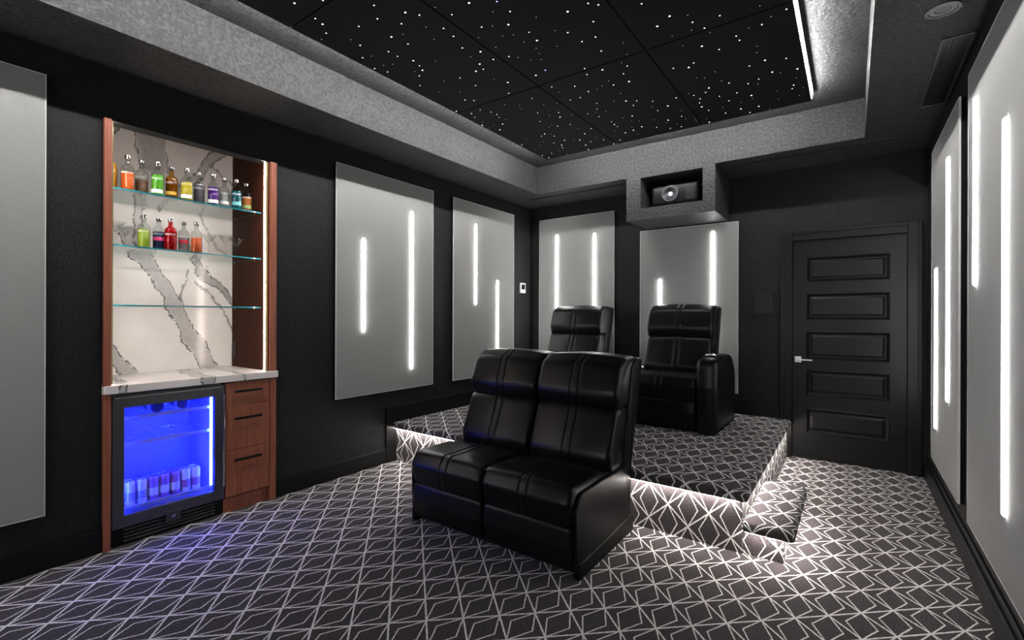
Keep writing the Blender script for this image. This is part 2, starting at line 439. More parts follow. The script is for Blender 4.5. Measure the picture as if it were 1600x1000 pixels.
for a0, a1, b0, b1 in ((DX0 - 0.095, DX0 + 0.004, 0, DZ + 0.09), (DX1 - 0.004, DX1 + 0.095, 0, DZ + 0.09), (DX0 + 0.004, DX1 - 0.004, DZ - 0.004, DZ + 0.09)):
    box(bm, a0, a1, -0.020, 0.0, b0, b1, 0.004)
    box(bm, a0 if a0 < DX0 else (a1 - 0.03 if a0 > 0 else a0), (a0 + 0.03) if a0 < DX0 and a1 < 0 else a1, -0.030, -0.019, b0 if b0 < 1 else b1 - 0.03, b1, 0.004)
obj('casing', bm, M['trim'], door)
bm = bmesh.new(); box(bm, DX0, DX1, 0.06, 0.11, 0, DZ); obj('stop', bm, M['trim'], door)
hd = empty('lever_handle', (0, 0, 0)); hd.parent = door
bm = bmesh.new(); box(bm, -0.455, -0.400, sy0 - 0.010, sy0, 0.935, 0.995, 0.003); obj('rose', bm, M['nickel'], hd)
bm = bmesh.new(); cyl(bm, (-0.428, sy0 - 0.01, 0.965), (-0.428, sy0 - 0.055, 0.965), 0.011); box(bm, -0.44, -0.305, sy0 - 0.066, sy0 - 0.052, 0.957, 0.973, 0.004)
obj('lever', bm, M['nickel'], hd)

# ------------------------------------------------------------------ carpeted platform and step
def soft_slab(name, x0, x1, y0, y1, z0, z1, parent, off, r=0.026):
    bm = bmesh.new(); box(bm, x0, x1, y0, y1, z0, z1, r, 5)
    o = obj(name, bm, M['carpet'], parent, True)
    def f(c, n):
        u, v = c.x, c.y + off
        if abs(n.x) > 0.3 and abs(n.x) >= abs(n.y): u += (z1 - c.z)
        if n.y < -0.3 and abs(n.y) > abs(n.x): v -= (z1 - c.z)
        return (u, v)
    carpet_uv(o, f); return o
pl = empty('carpeted_platform', (-2.0, 3.02, 0))
tag(pl, 'raised carpeted riser carrying the two single recliners', 'platform')
pl_off = Vector((2.0, -3.02, 0))
def child_world(o, parent):   # keep world coordinates under a moved Empty
    o.parent = parent; o.matrix_parent_inverse = Matrix.Translation(-Vector(parent.location)); return o
PXR = -0.515
o = bx('riser_body', (XL + 0.019, PXR, 3.02, YB - 0.001, 0, 0.318), M['carpet'])
carpet_uv(o, lambda c, n: (c.x, c.z + 3.005) if abs(n.y) > 0.5 else ((c.z + 0.3, c.y) if abs(n.x) > 0.5 else (c.x, c.y)))
child_world(o, pl)
child_world(soft_slab('platform_top', XL + 0.019, -0.478, 2.965, YB - 0.019, 0.312, 0.372, None, 0.13), pl)
def tape(b, parent):
    o = child_world(bx('led_strip', b, M['nose']), parent); o['label'] = 'white light strip under the nosing'
tape((XL + 0.03, PXR - 0.01, 2.988, 2.998, 0.3098, 0.3118), pl)
tape((-0.506, -0.496, 3.03, YB - 0.05, 0.3098, 0.3118), pl)
st = empty('carpeted_step', (-0.4, 3.02, 0)); tag(st, 'low carpeted step glowing beside the platform edge', 'step')
o = bx('step_body', (PXR + 0.002, -0.305, 3.03, 3.80, 0, 0.150), M['carpet'])
carpet_uv(o, lambda c, n: (c.x, c.z + 3.005) if abs(n.y) > 0.5 else ((c.z - 0.305, c.y) if abs(n.x) > 0.5 else (c.x, c.y))); child_world(o, st)
child_world(soft_slab('step_top', PXR + 0.002, -0.245, 2.965, 3.85, 0.145, 0.203, None, 0.05), st)
tape((PXR + 0.02, -0.31, 2.990, 3.000, 0.1428, 0.1448), st)
tape((-0.277, -0.267, 3.00, 3.80, 0.1428, 0.1448), st)

# ------------------------------------------------------------------ star ceiling
random.seed(11)
sc_ = empty('star_ceiling', ((STL + STR) / 2, 1.5, 3.06)); tag(sc_, 'black fiber optic star ceiling of large panels with twinkling points', 'ceiling')
NR, RL, CW = 4, 1.43, (STR - STL) / 3
STF = STB - NR * RL
bm = bmesh.new(); box(bm, STL + 0.004, STR - 0.004, STF + 0.004, STB - 0.004, 3.078, ZT - 0.001)
child_world(obj('backing_frame', bm, M['trim']), sc_)
bm = bmesh.new(); lp = 0.014
for b in ((STL - lp, STL, STF - lp, STB + lp), (STR, STR + lp, STF - lp, STB + lp), (STL, STR, STB, STB + lp), (STL, STR, STF - lp, STF)): box(bm, *b, 3.108, ZT - 0.001)
child_world(obj('added_cove_baffle', bm, M['soffit']), sc_)  # lip added to shade the nearby tray ceiling from the strip
def star_mat(i, col, s): return emis('star_point_%d' % i, col, s)
SM = [star_mat(0, (1, 1, 1), 3.2), star_mat(1, (0.9, 0.95, 1), 0.9), star_mat(2, (0.35, 0.45, 1), 3.0)]
for r in range(NR):
    for c in range(3):
        x0, x1 = STL + c * CW, STL + (c + 1) * CW; y1, y0 = STB - r * RL, STB - (r + 1) * RL
        g = 0.0035
        p = bx('star_panel', (x0 + (g if c else 0), x1 - (g if c < 2 else 0), y0 + g, y1 - (g if r else 0), 3.06, 3.078), M['star_panel'], None, 0.002, 1)
        child_world(p, sc_)
        bm = bmesh.new(); midx = []
        placed = []
        while len(placed) < 58:
            x = random.uniform(x0 + 0.02, x1 - 0.02); y = random.uniform(y0 + 0.02, y1 - 0.02)
            if any((x - a) ** 2 + (y - b) ** 2 < 0.055 ** 2 for a, b in placed): continue
            placed.append((x, y))
            t = random.random(); rad = 0.0028 if t < 0.45 else (0.0040 if t < 0.85 else 0.0055)
            ret = bmesh.ops.create_circle(bm, cap_ends=True, segments=8, radius=rad, matrix=Matrix.Translation((x, y, 3.0592)) @ Matrix.Rotation(PI, 4, 'X'))
            m_ = 1 if t < 0.45 else (2 if random.random() < 0.05 else 0)
            for f in {f for v in ret['verts'] for f in v.link_faces}: f.material_index = m_
        me = bpy.data.meshes.new('star_points'); bm.to_mesh(me); bm.free()
        for m_ in SM: me.materials.append(m_)
        so_ = bpy.data.objects.new('star_points', me); C.objects.link(so_); so_.parent = p
        so_.matrix_parent_inverse = Matrix.Identity(4); so_['kind'] = 'stuff'
for b in ((STL - 0.002, STL + 0.004, STF, STB), (STR - 0.004, STR + 0.002, STF, STB), (STL, STR, STB - 0.004, STB + 0.002), (STL, STR, STF - 0.002, STF + 0.004)):
    o = child_world(bx('led_strip', (*b, 3.082, 3.094), M['cove']), sc_); o['label'] = 'white light strip round the star panels'

# ------------------------------------------------------------------ soffit fittings
def downlight(x, y, label, r=0.036):
    o = empty('recessed_downlight', (x, y, ZS)); tag(o, label, 'downlight', 'recessed downlights')
    bm = bmesh.new(); lathe(bm, [(r * 0.42, -0.001), (r, -0.001), (r * 0.97, -0.006), (r * 0.80, -0.006), (r * 0.76, -0.003), (r * 0.46, -0.003), (r * 0.42, -0.001)], 28); obj('ring', bm, M['grey_plastic'], o)
    bm = bmesh.new(); lathe(bm, [(r * 0.42, -0.002), (r * 0.2, -0.0012), (1e-7, -0.0012)], 20); obj('lens', bm, M['plastic'], o)
downlight(0.338, 4.53, 'small dark recessed downlight on the right soffit beyond the bar grille')
downlight(0.345, 2.99, 'large round recessed fitting on the right soffit, top right of the photo', 0.068)
downlight(-3.40, 4.60, 'small dark recessed downlight above the gap beside the corner panel')
downlight(-3.39, 3.02, 'small dark recessed downlight above the first lit wall panel')
downlight(-0.094, 5.25, 'small dark recessed downlight on the soffit above the door')
def grille(name, label, x0, x1, y0, y1, n, along):
    o = empty(name, ((x0 + x1) / 2, (y0 + y1) / 2, ZS)); tag(o, label, 'air vent')
    f = 0.014
    bm = bmesh.new()
    for b in ((x0, x1, y0, y0 + f), (x0, x1, y1 - f, y1), (x0, x0 + f, y0 + f, y1 - f), (x1 - f, x1, y0 + f, y1 - f)): box(bm, *b, ZS - 0.007, ZS, 0.002, 1)
    child_world(obj('frame', bm, M['grey_plastic']), o)
    child_world(bx('duct', (x0 + f, x1 - f, y0 + f, y1 - f, ZS - 0.0015, ZS), M['plastic']), o)
    for i in range(n):
        t = (i + 1) / (n + 1)
        if along == 'Y':
            xm = x0 + f + (x1 - x0 - 2 * f) * t; b = (xm - 0.004, xm + 0.004, y0 + f, y1 - f, ZS - 0.006, ZS - 0.0015)
        else:
            ym = y0 + f + (y1 - y0 - 2 * f) * t; b = (x0 + f, x1 - f, ym - 0.003, ym + 0.003, ZS - 0.006, ZS - 0.0015)
        child_world(bx('slat', b, M['plastic']), o)
grille('bar_grille', 'long black bar grille in the right soffit above the lit panels', 0.375, 0.515, 3.31, 4.30, 4, 'Y')
grille('slot_diffuser', 'slim black slot diffuser in the rear soffit left of the projector', -3.31, -2.0, 4.905, 4.975, 1, 'X')
grille('slot_diffuser', 'slim black slot diffuser in the rear soffit above the door', -1.0, 0.33, 4.905, 4.975, 1, 'X')

# ------------------------------------------------------------------ lit acoustic panels
def wall_panel(label, wall, a0, a1, z0, z1, bars, cat='wall panel'):
    """wall: 'L','R','B'; a along the wall"""
    T = 0.030
    if wall == 'L': loc, rz, w = (XL, (a0 + a1) / 2, z0), -PI / 2, XL      # local +x -> world -y ; local -y -> +X
    elif wall == 'R': loc, rz, w = (XR, (a0 + a1) / 2, z0), PI / 2, XR
    else: loc, rz, w = ((a0 + a1) / 2, YB, z0), 0, YB
    # local frame: x along the wall, -y out of the wall
    root = empty('acoustic_panel', loc, {'L': PI / 2, 'R': -PI / 2, 'B': 0}[wall])
    tag(root, label, cat, 'grey acoustic panels')
    h = z1 - z0; hw = (a1 - a0) / 2
    bx('fabric_face', (-hw + 0.004, hw - 0.004, -T, -T + 0.009, 0.004, h - 0.004), M['fabric'], root, 0.003, 2)
    bx('backing', (-hw + 0.003, hw - 0.003, -T + 0.009, -0.002, 0.003, h - 0.003), M['trim'], root)
    bm = bmesh.new()
    for b in ((-hw, hw, 0, 0.004), (-hw, hw, h - 0.004, h), (-hw, -hw + 0.004, 0.004, h - 0.004), (hw - 0.004, hw, 0.004, h - 0.004)):
        box(bm, b[0], b[1], -T - 0.001, -T + 0.009, b[2], b[3])
    obj('edge', bm, M['fabric_edge'], root)
    sgn = {'L': 1, 'R': -1, 'B': 1}[wall]
    for a, b0, b1 in bars:
        x = (a - (a0 + a1) / 2) * sgn
        bm = bmesh.new(); R = 0.0155
        prof = [(1e-7, 0)] + [(R * math.sin(t * PI / 8), R - R * math.cos(t * PI / 8)) for t in range(1, 5)]
        L_ = b1 - b0
        prof += [(R * math.cos(t * PI / 8), L_ - R + R * math.sin(t * PI / 8)) for t in range(0, 4)] + [(1e-7, L_)]
        lathe(bm, prof, 14, (x, -T, b0 - z0))
        bar = obj('light_bar', bm, M['bar'], root, True); bar['label'] = 'glowing white vertical light bar'
wall_panel('grey acoustic panel at the left edge of the photo, beside the bar', 'L', -0.55, 0.597, 0.30, 2.67, [(-0.25, 1.2, 2.05), (0.08, 0.6, 2.2)])
wall_panel('grey panel with a short and a long light bar, just right of the bar', 'L', 2.355, 3.489, 0.671, 2.67, [(2.63, 1.232, 2.066), (3.193, 0.852, 2.406)])
wall_panel('grey panel with two staggered light bars beside the thermostat', 'L', 3.793, 4.926, 0.671, 2.67, [(4.165, 1.507, 2.435), (4.578, 0.92, 1.813)])
wall_panel('grey panel with two equal light bars behind the farther-left recliner', 'B', -3.405, -2.334, 0.58, 2.655, [(-3.133, 1.05, 2.44), (-2.594, 0.95, 2.411)])
wall_panel('shorter grey panel under the projector behind the right-hand recliner', 'B', -2.011, -0.958, 0.58, 2.372, [(-1.777, 0.95, 1.805), (-1.208, 0.90, 2.294)])
wall_panel('grey panel with two light bars on the right wall nearest the door', 'R', 3.716, 4.86, 0.305, 2.655, [(4.56, 0.572, 1.739), (4.045, 0.841, 2.401)])
wall_panel('large grey panel with two light bars at the right edge of the photo', 'R', 2.31, 3.451, 0.295, 2.67, [(3.231, 1.534, 2.475), (2.668, 0.589, 2.181)])

# ------------------------------------------------------------------ wall controls
th = empty('thermostat', (XL, 5.152, 1.747), PI / 2); tag(th, 'small white thermostat beside the corner panel', 'thermostat')
bx('body', (-0.062, 0.062, -0.020, 0, -0.068, 0.068), M['white_plastic'], th, 0.008, 3)
bx('screen', (-0.036, 0.036, -0.0215, -0.019, -0.018, 0.044), M['plastic'], th, 0.004)
kp = empty('wall_keypad', (-0.73, YB, 1.512)); tag(kp, 'black square wall keypad left of the door', 'keypad')
bx('frame', (-0.088, 0.088, -0.014, 0, -0.115, 0.115), M['plastic'], kp, 0.005)
bx('screen', (-0.074, 0.074, -0.0155, -0.013, -0.100, 0.085), M['black_metal'], kp, 0.003)
bx('sensor', (-0.006, 0.006, -0.0155, -0.013, 0.096, 0.104), M['grey_plastic'], kp)

# ------------------------------------------------------------------ projector
pj = empty('projector', (-1.476, SB + 0.12, OZ0)); tag(pj, 'black projector with a glowing blue lens in the soffit housing', 'projector')
bx('body', (-0.235, 0.235, 0.0, 0.40, 0.03, 0.235), M['plastic'], pj, 0.03, 4, True)
for sx in (-0.19, 0.19):
    for yy in (0.06, 0.34):
        bm = bmesh.new(); cyl(bm, (sx, yy, 0.0), (sx, yy, 0.034), 0.018); obj('foot', bm, M['plastic'], pj)
bm = bmesh.new(); lathe(bm, [(0.088, 0.01), (0.088, -0.025), (0.080, -0.032), (0.070, -0.032), (0.064, -0.012)], 32, (-0.035, 0, 0.135), 'Y')
obj('lens_barrel', bm, M['grey_plastic'], pj, True)
bm = bmesh.new(); lathe(bm, [(0.070, -0.028), (0.066, -0.034), (0.060, -0.034), (0.057, -0.026)], 32, (-0.035, 0, 0.135), 'Y')
obj('lens_ring', bm, M['grey_plastic'], pj, True)
bm = bmesh.new(); lathe(bm, [(0.058, -0.014), (0.045, -0.022), (0.025, -0.027), (1e-7, -0.029)], 28, (-0.035, 0, 0.135), 'Y')
obj('lens', bm, emis('projector_lens', (0.05, 0.06, 0.5), 1.6), pj, True)
bm = bmesh.new(); lathe(bm, [(0.020, -0.028), (0.014, -0.031), (1e-7, -0.033)], 24, (-0.028, 0, 0.130), 'Y')
obj('lamp_glow', bm, emis('projector_light', (0.6, 0.65, 1.0), 2.0), pj, True)
bx('air_intake', (0.115, 0.205, -0.006, 0.01, 0.055, 0.205), M['black_metal'], pj, 0.006)
for i in range(5): bx('intake_slat', (0.122, 0.198, -0.010, -0.004, 0.072 + i * 0.026, 0.078 + i * 0.026), M['grey_plastic'], pj)

sl = bpy.data.lights.new('projector_beam', 'SPOT'); sl.energy = PROJECTOR; sl.color = (0.95, 0.97, 1.0)
sl.spot_size = math.radians(15.5); sl.spot_blend = 0.25; sl.shadow_soft_size = 0.02
slo = bpy.data.objects.new('projector_beam', sl); C.objects.link(slo); slo.parent = pj
beam0 = Vector((-0.030, -0.045, 0.132)); slo.location = beam0
target = Vector((-1.5, YF, 1.55)) - Vector(pj.location)
slo.rotation_euler = (target - beam0).to_track_quat('-Z', 'Y').to_euler()
ps = empty('unseen_bounce_screen', (-1.5, YF, 0.72)); tag(ps, 'unseen white projection screen added behind the viewer to bounce fill light', 'screen')  # unseen screen, added so the beam bounces soft fill into the room
bx('screen_fabric', (-1.45, 1.45, 0.02, 0.03, 0.0, 1.65), plain('matte_screen', (0.85, 0.85, 0.85), 0.9, var=0.02, spec=0.1), ps)
bm = bmesh.new()
for b in ((-1.52, 1.52, -0.07, 0.0), (-1.52, 1.52, 1.65, 1.72), (-1.52, -1.45, 0.0, 1.65), (1.45, 1.52, 0.0, 1.65)): box(bm, b[0], b[1], 0.001, 0.04, b[2], b[3], 0.004)
obj('screen_frame', bm, M['black_metal'], ps)

# ------------------------------------------------------------------ leather seating
def seat_unit(root, x0, x1, sd):
    xm = (x0 + x1) / 2; s = (-0.028, 0.028)
    cushion('seat_cushion', [(-0.035, 0.275, 0.02), (-0.062, 0.40, 0.04), (-0.020, 0.478, 0.05), (0.28, 0.476, 0.1), (0.62, 0.415, 0.03), (0.62, 0.29, 0.03)], x0, x1, M['leather'], root, 0.032, s, 0.006, 0.012, 0.004, sd)
    cushion('footrest', [(-0.022, 0.045, 0.02), (-0.048, 0.16, 0.05), (-0.038, 0.272, 0.025), (0.10, 0.272, 0.01), (0.10, 0.045, 0.01)], x0 + 0.002, x1 - 0.002, M['leather'], root, 0.028, (), 0, 0.008, 0.0025, sd + 1)
    cushion('back_cushion', [(0.455, 0.40, 0.05), (0.440, 0.52, 0.10), (0.566, 0.805, 0.085), (0.72, 0.805, 0.02), (0.65, 0.40, 0.02)], x0, x1, M['leather'], root, 0.036, s, 0.006, 0.022, 0.005, sd + 2)
    cushion('headrest', [(0.572, 0.780, 0.055), (0.538, 0.89, 0.09), (0.606, 1.062, 0.07), (0.70, 1.112, 0.05), (0.86, 1.112, 0.03), (0.80, 0.80, 0.02)], x0 - 0.001, x1 + 0.001, M['leather'], root, 0.034, s, 0.006, 0.018, 0.005, sd + 3)
def back_shell(root, x0, x1, sd):
    cushion('back_shell', [(0.66, 0.02, 0.01), (0.60, 0.40, 0.02), (0.76, 1.05, 0.02), (0.84, 1.105, 0.03), (0.945, 1.10, 0.045), (0.925, 1.02, 0.04), (0.738, 0.36, 0.06), (0.730, 0.02, 0.02)], x0, x1, M['leather_dark'], root, 0.02, (), 0, 0.002, 0.002, sd)
# loveseat
lv = empty('loveseat', (-1.780, 2.215, 0)); tag(lv, 'armless black leather two-seat recliner sofa on the lower floor', 'sofa')
HW = 0.622
seat_unit(lv, -HW + 0.02, -0.001, 1); seat_unit(lv, 0.001, HW - 0.02, 9)
back_shell(lv, -HW + 0.004, HW - 0.004, 4)
for s in (-1, 1):
    a, b = sorted((s * (HW - 0.022), s * HW))
    cushion('side_panel', [(-0.020, 0.075, 0.02), (-0.030, 0.36, 0.03), (0.03, 0.437, 0.06), (0.30, 0.440, 0.05), (0.62, 0.43, 0.03), (0.70, 0.075, 0.02)], a, b, M['leather_dark'], lv, 0.008, (), 0, 0.003, 0.0015, 20 + s)
    cushion('base_rail', [(-0.012, 0.0, 0.005), (-0.012, 0.085, 0.01), (0.732, 0.10, 0.01), (0.732, 0.0, 0.005)], a - (0.012 if s < 0 else 0), b + (0.012 if s > 0 else 0), M['leather_dark'], lv, 0.004, (), 0, 0.001, 0.0005, 30 + s)
bx('base_frame', (-HW + 0.03, HW - 0.03, 0.04, 0.70, 0.004, 0.30), M['black_metal'], lv)

def recliner(label, xc, y0, outer):
    r = empty('recliner_chair', (xc, y0, 0.378)); tag(r, label, 'chair', 'recliners on the platform')
    hw = 0.325
    seat_unit(r, -hw + 0.004, hw - 0.004, int(abs(xc) * 10))
    back_shell(r, -hw - 0.002, hw + 0.002, 5)
    bx('base_frame', (-hw + 0.02, hw - 0.02, 0.04, 0.70, 0.004, 0.30), M['black_metal'], r)
    for s in (-1, 1):
        a, b = sorted((s * (hw + 0.002), s * (hw + 0.172)))
        hh = (0.662 if outer > 0 else 0.59) if s == outer else 0.50
        arm = cushion('armrest', [(-0.035, 0.012, 0.01), (-0.060, 0.40, 0.06), (-0.040, hh - 0.032, 0.075), (0.20, hh, 0.10), (0.56, hh - 0.017, 0.12), (0.72, hh - 0.17, 0.12), (0.72, 0.012, 0.02)], a, b, M['leather'], r, 0.034, (), 0, 0.010, 0.003, 50 + s)
        cx = (a + b) / 2
        bm = bmesh.new(); lathe(bm, [(0.036, -0.02), (0.040, 0.006), (0.046, 0.008), (0.050, 0.004), (0.050, -0.01)], 28, (cx, 0.115, hh + 0.008))
        cp = obj('cup_holder', bm, M['chrome'], arm, True)
        bm = bmesh.new(); lathe(bm, [(0.037, 0.001), (1e-7, 0.0)], 20, (cx, 0.115, hh + 0.008)); obj('cup_well', bm, M['plastic'], cp)
recliner('black leather recliner on the platform nearest the door, right arm visible', -1.405, 4.235, 1)
recliner('black leather recliner at the rear left, mostly hidden behind the sofa', -2.575, 4.235, -1)

# ------------------------------------------------------------------ bar niche
nb = empty('bar_niche', (XL, 1.345, 0)); tag(nb, 'walnut framed wall niche with a white veined marble back', 'bar niche')
FX = -3.515
def nbox(name, b, mat, bev=0.0):
    return child_world(bx(name, b, mat, None, bev), nb)
nbox('backsplash', (NB - 0.02, NB, NY0, NY1, 0.965, 2.74), M['marble'])
nbox('side_panel', (NB - 0.02, XL - 0.001, NY1, NY1 + 0.018, 0.965, 2.74), M['wood_shaded'])
nbox('side_panel', (NB - 0.02, XL - 0.001, NY0 - 0.018, NY0, 0.965, 2.74), M['wood_shaded'])
nbox('top_panel', (NB - 0.02, XL - 0.1, NY0, NY1, 2.74, 2.76), M['wood_shaded'])
for y0, y1, s in ((0.840, 0.875, 1), (1.806, 1.851, -1)):
    nbox('stile', (FX - 0.028, FX, y0, y1, 0.966, 2.526), M['wood'], 0.002)
    nbox('stile', (FX - 0.035, FX, y0, y1, 0.0, 0.914), M['wood'], 0.002)
for y, ys in ((NY0 + 0.007, NY0 + 0.0148), (NY1 - 0.007, NY1 - 0.0148)):
    o = nbox('led_profile', (-3.571, -3.566, ys - 0.0022, ys + 0.0022, 0.970, 2.70), M['niche_led']); o['label'] = 'warm glowing vertical light strip'
    nbox('profile_housing', (-3.566, -3.545, y - 0.007, y + 0.007, 0.968, 2.526), M['brass'])
nbox('wall_outlet', (-4.085, -4.035, NY1 - 0.006, NY1, 1.05, 1.165), M['plastic'], 0.002)

ct = tag(bx('marble_countertop', (NB - 0.02, -3.500, 0.838, 1.858, 0.916, 0.964), M['counter'], None, 0.003), 'white veined marble countertop over the beverage cooler and drawers', 'countertop')
SZ = (2.160, 1.812, 1.443)
for z, nm in zip(SZ, ('top glass shelf holding the long row of bottles', 'middle glass shelf holding five bottles and stemware', 'lowest glass shelf, standing empty above the countertop')):
    sh = empty('glass_shelf', (NB, 1.34, z)); tag(sh, nm, 'shelf', 'glass bar shelves')
    child_world(bx('glass_pane', (NB + 0.002, -3.647, NY0 + 0.002, NY1 - 0.002, z - 0.009, z), M['shelf_glass']), sh)
    child_world(bx('front_edge', (-3.6468, -3.644, NY0 + 0.002, NY1 - 0.002, z - 0.0095, z + 0.0002), M['teal']), sh)
    for y in (NY0 + 0.008, NY1 - 0.008):
        for x in (-3.72, -4.04):
            bm = bmesh.new(); cyl(bm, (x, y - 0.008, z - 0.014), (x, y + 0.008, z - 0.014), 0.004, n=10)
            child_world(obj('support_pin', bm, M['chrome']), sh)

# ------------------------------------------------------------------ bottles and glasses
def lettering(text, size, r, mat, parent, z, ang0=0.0):
    cu = bpy.data.curves.new('lettering', 'FONT'); cu.body = text; cu.size = size; cu.align_x = 'CENTER'; cu.align_y = 'CENTER'
    cu.resolution_u = 2
    t = bpy.data.objects.new('lettering', cu); C.objects.link(t)
    me = bpy.data.meshes.new_from_object(t)
    bpy.data.objects.remove(t, do_unlink=True)
    for v in me.vertices:
        a = v.co.x / r + ang0
        v.co = Vector((r * math.cos(a), r * math.sin(a), z + v.co.y))
    me.materials.clear(); me.materials.append(mat)
    o = bpy.data.objects.new('lettering', me); C.objects.link(o); o.parent = parent
    return o
PRINT_W = plain('white_print', (0.8, 0.8, 0.8), 0.5, var=0.02)
def liquid(col): 
    m, nt, bs = new_mat('liquid')
    L(nt, mixc(nt, noise_tex(nt, 40), tuple(c * 0.5 for c in col), tuple(c * 0.8 for c in col)), bs.inputs['Base Color'])
    bs.inputs['Roughness'].default_value = 0.1
    return m
def bottle(label, x, y, z, col, fill=0.14, tint=None, label_col=None, sc=1.0, text=True, lz=0.03, cap=None):
    o = empty('liquor_bottle', (x, y, z)); o.scale = (sc, sc, sc); o.rotation_euler = (0, 0, -0.42)
    tag(o, label, 'bottle', 'bottles on the bar shelves')
    R = 0.0375
    prof = [(0.030, 0.0), (R, 0.006), (R, 0.135), (R - 0.004, 0.152), (0.024, 0.163), (0.0145, 0.172), (0.0135, 0.205), (0.0155, 0.207), (0.0155, 0.213), (1e-7, 0.213)]
    bm = bmesh.new(); lathe(bm, prof, 24)
    gm = M['bottle_glass'] if tint is None else thin_glass('tinted_glass', tint, 0.03)
    obj('glass_body', bm, gm, o, True)
    if fill > 0:
        bm = bmesh.new(); r = R - 0.004
        lathe(bm, [(0.026, 0.006), (r, 0.010), (r, min(fill, 0.135)), (r - 0.003, fill), (1e-7, fill)], 20)
        obj('liquid', bm, liquid(col), o, True)
    bm = bmesh.new(); lathe(bm, [(0.0165, 0.204), (0.0165, 0.226), (0.0155, 0.228), (1e-7, 0.228)], 18)
    obj('cap', bm, cap or M['chrome'], o, True)
    if label_col:
        bm = bmesh.new(); rr = R + 0.0006; k = 10; a0, a1 = -0.95, 0.95
        v0 = [bm.verts.new((rr * math.cos(a0 + (a1 - a0) * i / k), rr * math.sin(a0 + (a1 - a0) * i / k), lz)) for i in range(k + 1)]
        v1 = [bm.verts.new((v.co.x, v.co.y, lz + 0.024)) for v in v0]
        for i in range(k): bm.faces.new((v0[i], v0[i + 1], v1[i + 1], v1[i]))
        lb = obj('paper_label', bm, plain('label_print', label_col, 0.6, var=0.05), o)
    if text:
        lettering('ABSOLUT', 0.0165, R + 0.0012, PRINT_W, o, 0.112)
T_, S_ = SZ[0] + 0.0005, SZ[1] + 0.0005
W_ = (0.78, 0.78, 0.76)
FXB, BXB = -3.705, -3.752
tops = [
 ('amber bottle at the far left of the top shelf, half hidden by the frame', BXB, 0.925, (0.75, 0.33, 0.02), 0.15, None, None),
 ('clear bottle with bright orange contents, second on the top shelf', FXB, 1.000, (0.95, 0.17, 0.03), 0.10, None, None),
 ('clear bottle with red and green tones behind the orange one', BXB, 1.086, (0.26, 0.14, 0.09), 0.075, None, None),
 ('bright green bottle with a white label on the top shelf', FXB, 1.158, (0.15, 0.62, 0.03), 0.12, None, W_),
 ('dark amber bottle with a golden band next to the green one', BXB, 1.252, (0.32, 0.14, 0.03), 0.13, (0.9, 0.66, 0.3), (0.85, 0.5, 0.06)),
 ('yellow bottle with a white label in the middle of the top shelf', FXB, 1.325, (0.85, 0.66, 0.02), 0.11, None, W_),
 ('smoky grey violet bottle behind the yellow one', BXB, 1.418, (0.20, 0.17, 0.20), 0.12, None, None),
 ('deep purple bottle with a white label on the top shelf', FXB, 1.492, (0.13, 0.03, 0.30), 0.115, None, W_),
 ('colourless clear bottle beside the purple one', BXB, 1.585, (0.50, 0.47, 0.45), 0.10, None, W_),
 ('dark teal bottle near the right end of the top shelf', FXB, 1.648, (0.01, 0.13, 0.15), 0.12, None, (0.10, 0.35, 0.38)),
 ('orange brown bottle at the right end of the top shelf', BXB, 1.742, (0.50, 0.15, 0.03), 0.10, None, (0.15, 0.25, 0.08)),
]
for i, (lb, x, y, col, fill, tint, lc) in enumerate(tops):
    bottle(lb, x, y, T_, col, fill + 0.018, tint, lc, 0.98, True, 0.016 if i in (3, 5, 7) else 0.03)
mids = [
 ('lime green bottle at the left of the middle shelf row', FXB, 1.085, (0.42, 0.60, 0.04), 0.11, None, None),
 ('navy bottle with a pink band beside the lime one', BXB, 1.180, (0.02, 0.05, 0.16), 0.11, None, (0.75, 0.05, 0.22)),
 ('solid ruby red bottle in the middle of the second shelf', FXB, 1.232, (0.50, 0.01, 0.03), 0.16, (0.75, 0.05, 0.08), None),
 ('clear bottle with a red band right of the ruby one', BXB, 1.325, (0.55, 0.50, 0.46), 0.09, None, (0.70, 0.03, 0.06)),
 ('clear bottle with orange red contents, last of the middle shelf', FXB, 1.385, (0.90, 0.15, 0.03), 0.10, None, None),
]
for i, (lb, x, y, col, fill, tint, lc) in enumerate(mids):
    bottle(lb, x, y, S_, col, min(fill + 0.018, 0.16), tint, lc, 0.93, True, 0.065 if lc else 0.03)
def martini(label, x, y, z):
    o = empty('martini_glass', (x, y, z)); tag(o, label, 'glass', 'stemmed glasses on the middle shelf')
    bm = bmesh.new(); lathe(bm, [(0.036, 0.0), (0.036, 0.002), (0.006, 0.005), (0.004, 0.012)], 24); obj('foot', bm, M['glass'], o, True)
    bm = bmesh.new(); cyl(bm, (0, 0, 0.006), (0, 0, 0.086), 0.0035, n=10); obj('stem', bm, M['glass'], o, True)
    bm = bmesh.new(); lathe(bm, [(1e-7, 0.084), (0.006, 0.088), (0.052, 0.152), (0.050, 0.152), (0.005, 0.091), (1e-7, 0.090)], 28); obj('bowl', bm, M['glass'], o, True)
martini('martini glass at the left end of the middle shelf', -3.76, 0.955, S_)
martini('martini glass beside the lime green bottle, farther back', -3.90, 1.04, S_)
martini('first martini glass right of the orange bottle', -3.80, 1.500, S_)
martini('martini glass in the middle of the right-hand group', -3.72, 1.580, S_)
martini('martini glass nearest the right side of the niche', -3.80, 1.690, S_)

